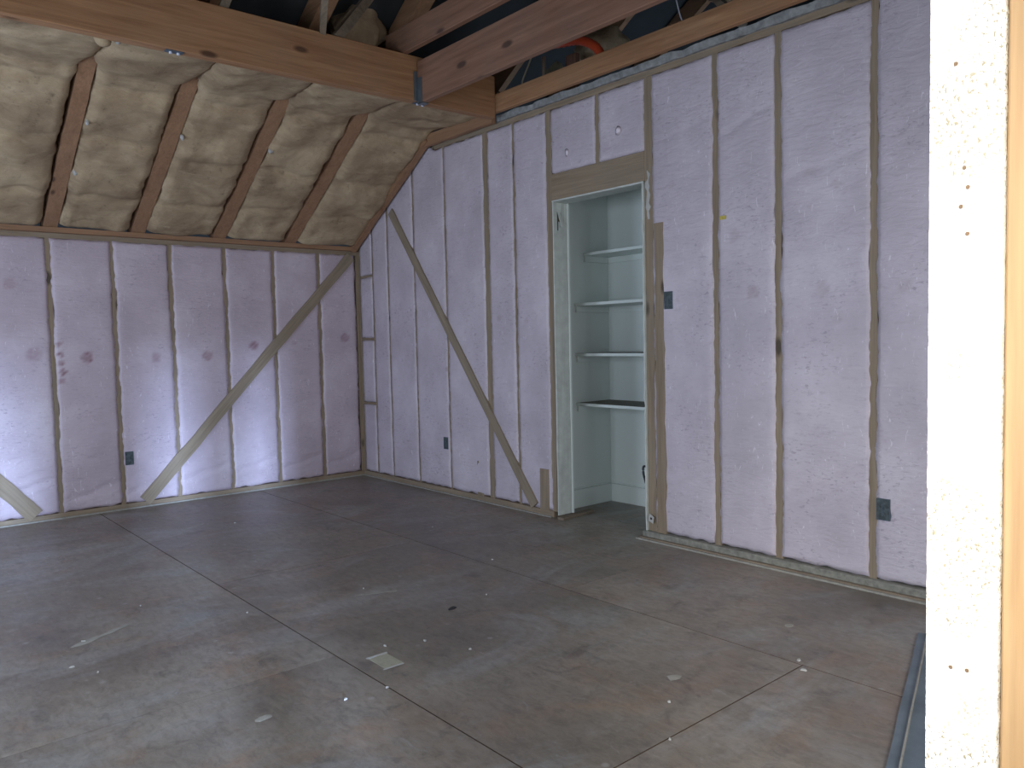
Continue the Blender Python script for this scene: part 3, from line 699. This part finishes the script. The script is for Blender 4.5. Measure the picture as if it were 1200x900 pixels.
wf = tag(empty('wall_front', (-2.4, -6.15, 0)), kind='structure')
for x in [-4.93, -4.72, -4.32, -3.94] + [-2.40, -2.0, -1.6, -1.2, -0.8, -0.4]:
    box('stud', x - 0.019, x + 0.019, -6.19, -6.10, 0.04, 1.96, STUD[2], wf, bev=0)
box('bottom_plate', -4.94, -3.93, -6.19, -6.10, 0.0, 0.04, STUD[0], wf, bev=0); box('bottom_plate', -2.80, 0.08, -6.19, -6.10, 0.0, 0.04, STUD[0], wf, bev=0)
box('header', -4.94, -2.88, -6.19, -6.10, 1.96, 2.10, STUD[0], wf, bev=0); box('header', -2.80, 0.08, -6.19, -6.10, 1.96, 2.10, STUD[0], wf, bev=0)
box('wall_panel', -4.95, -2.88, -6.19, -6.17, 2.10, 4.2, SHEATH, wf, bev=0); box('wall_panel', -2.80, 0.12, -6.19, -6.17, 2.10, 4.2, SHEATH, wf, bev=0)

w2 = tag(empty('light_blocker', (-3.5, -8.0, 0)), kind='structure')  # unseen screen added to cut the band lamp into stripes
for a_, b_ in ((-4.17, -4.01), (-3.915, -3.865), (-3.775, -3.70)):
    box('post', a_, b_, -8.02, -7.98, 0.0, 0.66, STUD[2], w2, bev=0)  # upright slats of the added screen, spaced to leave the bright bands
box('wall_panel', -3.70, 0.10, -8.02, -7.99, 0.0, 0.66, SHEATH, w2, bev=0); box('header', -4.94, 0.10, -8.03, -7.98, 0.66, 3.9, STUD[0], w2, bev=0)  # solid parts of the added screen, stopping light beside and above the low gap

# ------------------------------------------------------------------ near door jamb: the white post at the right
d2 = tag(empty('door_2', (-2.82, -6.10, 0)), kind='structure')
def jb():
    vs = []; fs = []; n = 260; y0, y1 = -6.0985, -6.0405; x0, x1 = -2.870, -2.858
    for i in range(n + 1):
        z = 2.42 * i / n
        a = 0.0012 * noise.noise((z * 60, 0, 0)) + 0.0008 * noise.noise((z * 190, 0, 3)); b = 0.0006 * noise.noise((z * 70, 5, 0))
        vs += [(x0, y0 + a, z), (x0, y1 + b, z), (x1, y1 + b, z), (x1, y0 + a, z)]
    for i in range(n):
        for k in range(4): fs.append((4 * i + k, 4 * i + 4 + k, 4 * i + 4 + (k + 1) % 4, 4 * i + (k + 1) % 4))
    fs += [(0, 1, 2, 3), (4 * n + 3, 4 * n + 2, 4 * n + 1, 4 * n)]
    o = link('jamb_board', vs, fs, OSBW, d2); tag(o, 'white speckled strand board strip with nail holes')
    return o
jbo = jb()
box('stud', -2.857, -2.820, -6.099, -6.043, 0.0, 2.42, PINE[2], d2)
box('stud', -2.866, -2.820, -6.150, -6.1005, 0.0, 2.42, PINE[2], d2)
box('stud', -2.860, -2.820, -6.190, -6.151, 0.0, 2.42, PINE[2], d2)
for (y, z) in ((-6.0695, 1.340), (-6.0725, 1.323), (-6.067, 1.307), (-6.0725, 1.283), (-6.062, 0.896), (-6.0755, 0.897), (-6.062, 1.43)):
    bm = bmesh.new(); bmesh.ops.create_cone(bm, cap_ends=True, segments=10, radius1=0.0019, radius2=0.0015, depth=0.001)
    for v in bm.verts: v.co = Vector((v.co.z, v.co.x, v.co.y)) + Vector((-2.8705, y, z))
    v, f = from_bm(bm); link('nail_head', v, f, plain('rusty_nail', (0.20, 0.13, 0.08), 0.7), jbo)

# ------------------------------------------------------------------ things on the floor
t = tag(empty('metal_track', (-1.2, -5.35, 0)), 'dusty blue grey metal track lying on the floor behind the white post', 'metal track')
dv = (Vector((-1.47, -5.402, 0)) - Vector((-0.45, -5.065, 0))).normalized(); pv = Vector((dv.y, -dv.x, 0)); pv = pv if pv.y < 0 else -pv
a = Vector((-0.42, -5.055, 0)) - pv * 0.018; b = a + dv * 1.55
board('base_strip', a + pv * 0.05 + Vector((0, 0, 0.004)), b + pv * 0.05 + Vector((0, 0, 0.004)), pv, 0.10, 0.008, STRIPM, t, 12, 0.004)
board('raised_lip', a + pv * 0.034 + Vector((0, 0, 0.013)), b + pv * 0.034 + Vector((0, 0, 0.013)), pv, 0.005, 0.010, PALE, t, 12, 0.001)

lb = tag(empty('torn_label', (-2.13, -3.80, 0)), 'torn buff paper label stuck to the floor near the seam', 'label')
box('paper', -2.145, -2.065, -3.860, -3.725, 0.0002, 0.0012, PAPER, lb, bev=0)
box('white_edge', -2.150, -2.060, -3.735, -3.722, 0.0013, 0.0020, CHIP, lb, bev=0); box('white_edge', -2.155, -2.070, -3.866, -3.855, 0.0013, 0.0020, CHIP, lb, bev=0)

def chip(x, y, r, mat, lab, el=1.0, ang=0.0, hgt=0.006):
    n = 8; vs = []; c, s = math.cos(ang), math.sin(ang)
    for k in range(n):
        a = 2 * math.pi * k / n; q = r * 0.75 * random.uniform(0.6, 1.1); u = q * math.cos(a) * el; v = q * math.sin(a)
        vs.append((x + u * c - v * s, y + u * s + v * c, 0.0003))
    for k in range(n): vx = vs[k]; vs.append((x + (vx[0] - x) * 0.75, y + (vx[1] - y) * 0.75, hgt * random.uniform(0.6, 1)))
    fs = [tuple(range(n))[::-1], tuple(range(n, 2 * n))] + [(k, (k + 1) % n, n + (k + 1) % n, n + k) for k in range(n)]
    o = link('floor_crumb' if mat is not DARKCHIP else 'dark_scrap', vs, fs, mat)
    return o

CR = [(-1.884, -3.730, .012, 'white plaster crumb, largest one beside the torn paper label'), (-2.030, -3.664, .008, 'small white crumb just behind the torn paper label'),
 (-1.806, -3.926, .006, 'white speck on the floor right of the torn paper label'), (-2.224, -3.998, .006, 'white speck on the long seam in front of the torn label'),
 (-2.377, -3.980, .007, 'white speck left of the long seam near the torn label'), (-1.721, -2.960, .006, 'white speck in the middle of the floor left of the dark scrap'),
 (-1.347, -3.455, .006, 'white speck in the middle of the floor behind the pale scuff'), (-0.951, -3.012, .007, 'white speck on the right floor seam below the closet'),
 (-0.748, -2.150, .006, 'white speck on the floor in front of the right wall brace'), (-3.004, -3.018, .012, 'white crumb at the left floor beside the long pale scuff'),
 (-2.910, -2.757, .008, 'white crumb at the tip of the long pale scuff on the left'), (-2.944, -3.139, .007, 'white speck in front of the long pale scuff on the left'),
 (-2.604, -2.445, .007, 'white speck on the left floor between scuff and seam'), (-1.626, -1.070, .008, 'white speck near the foot of the left knee wall'),
 (-2.276, -2.893, .006, 'white speck hugging the long floor seam at mid length'), (-1.795, -4.888, .007, 'white speck on the nearest cross seam'),
 (-1.603, -4.734, .007, 'white speck just behind the nearest cross seam'), (-0.993, -4.849, .010, 'white crumb where the right seam meets the cross seam'),
 (-1.060, -4.905, .012, 'flat white crumb beside the meeting of the two seams'), (0.156, -3.451, .010, 'white crumb at the edge of the closet floor')]
for x, y, r, lab in CR: tag(chip(x, y, r, CHIP, lab, 1.0 + random.random() * 0.8, random.random() * 3), lab, 'crumb', 'plaster crumbs on the floor')
for x, y, r, el, an, lab in ((-2.639, -3.915, .030, 1.5, 0.2, 'oval pale splat on the near left floor'), (-1.44, -4.627, .034, 1.4, 0.3, 'oval pale splat left of the right floor seam'), (-0.698, -4.64, .030, 1.5, 0.3, 'pale splat on the bluish patch of floor near the white post'),
   (-0.145, -4.169, .026, 1.3, 0.6, 'pale splat on the floor close to the foot of the right wall')):
    tag(chip(x, y, r, PALE, lab, el, an, 0.0012), lab, 'plaster splat', 'pale splats on the floor')
tag(chip(-1.576, -3.496, .018, DARKCHIP, '', 2.2, 0.4, 0.006), 'small dark scrap in the middle of the floor', 'scrap')
for p0, p1, w, lab in (((-2.96, -2.80), (-2.72, -2.67), .022, 'long pale scuff of plaster on the left floor'), ((-1.80, -3.02), (-1.62, -3.10), .016, 'pale scuff of plaster in the middle of the floor'), ((-1.95, -1.02), (-1.78, -0.92), .020, 'pale scuff of plaster near the left knee wall')):
    a_ = Vector((*p0, 0.0007)); b_ = Vector((*p1, 0.0007)); tag(board('plaster_scuff', a_, b_, Vector((-(b_ - a_).y, (b_ - a_).x, 0)), w, 0.0008, PALE, None, 8, w * 0.8), lab, 'plaster scuff', 'pale scuffs on the floor')
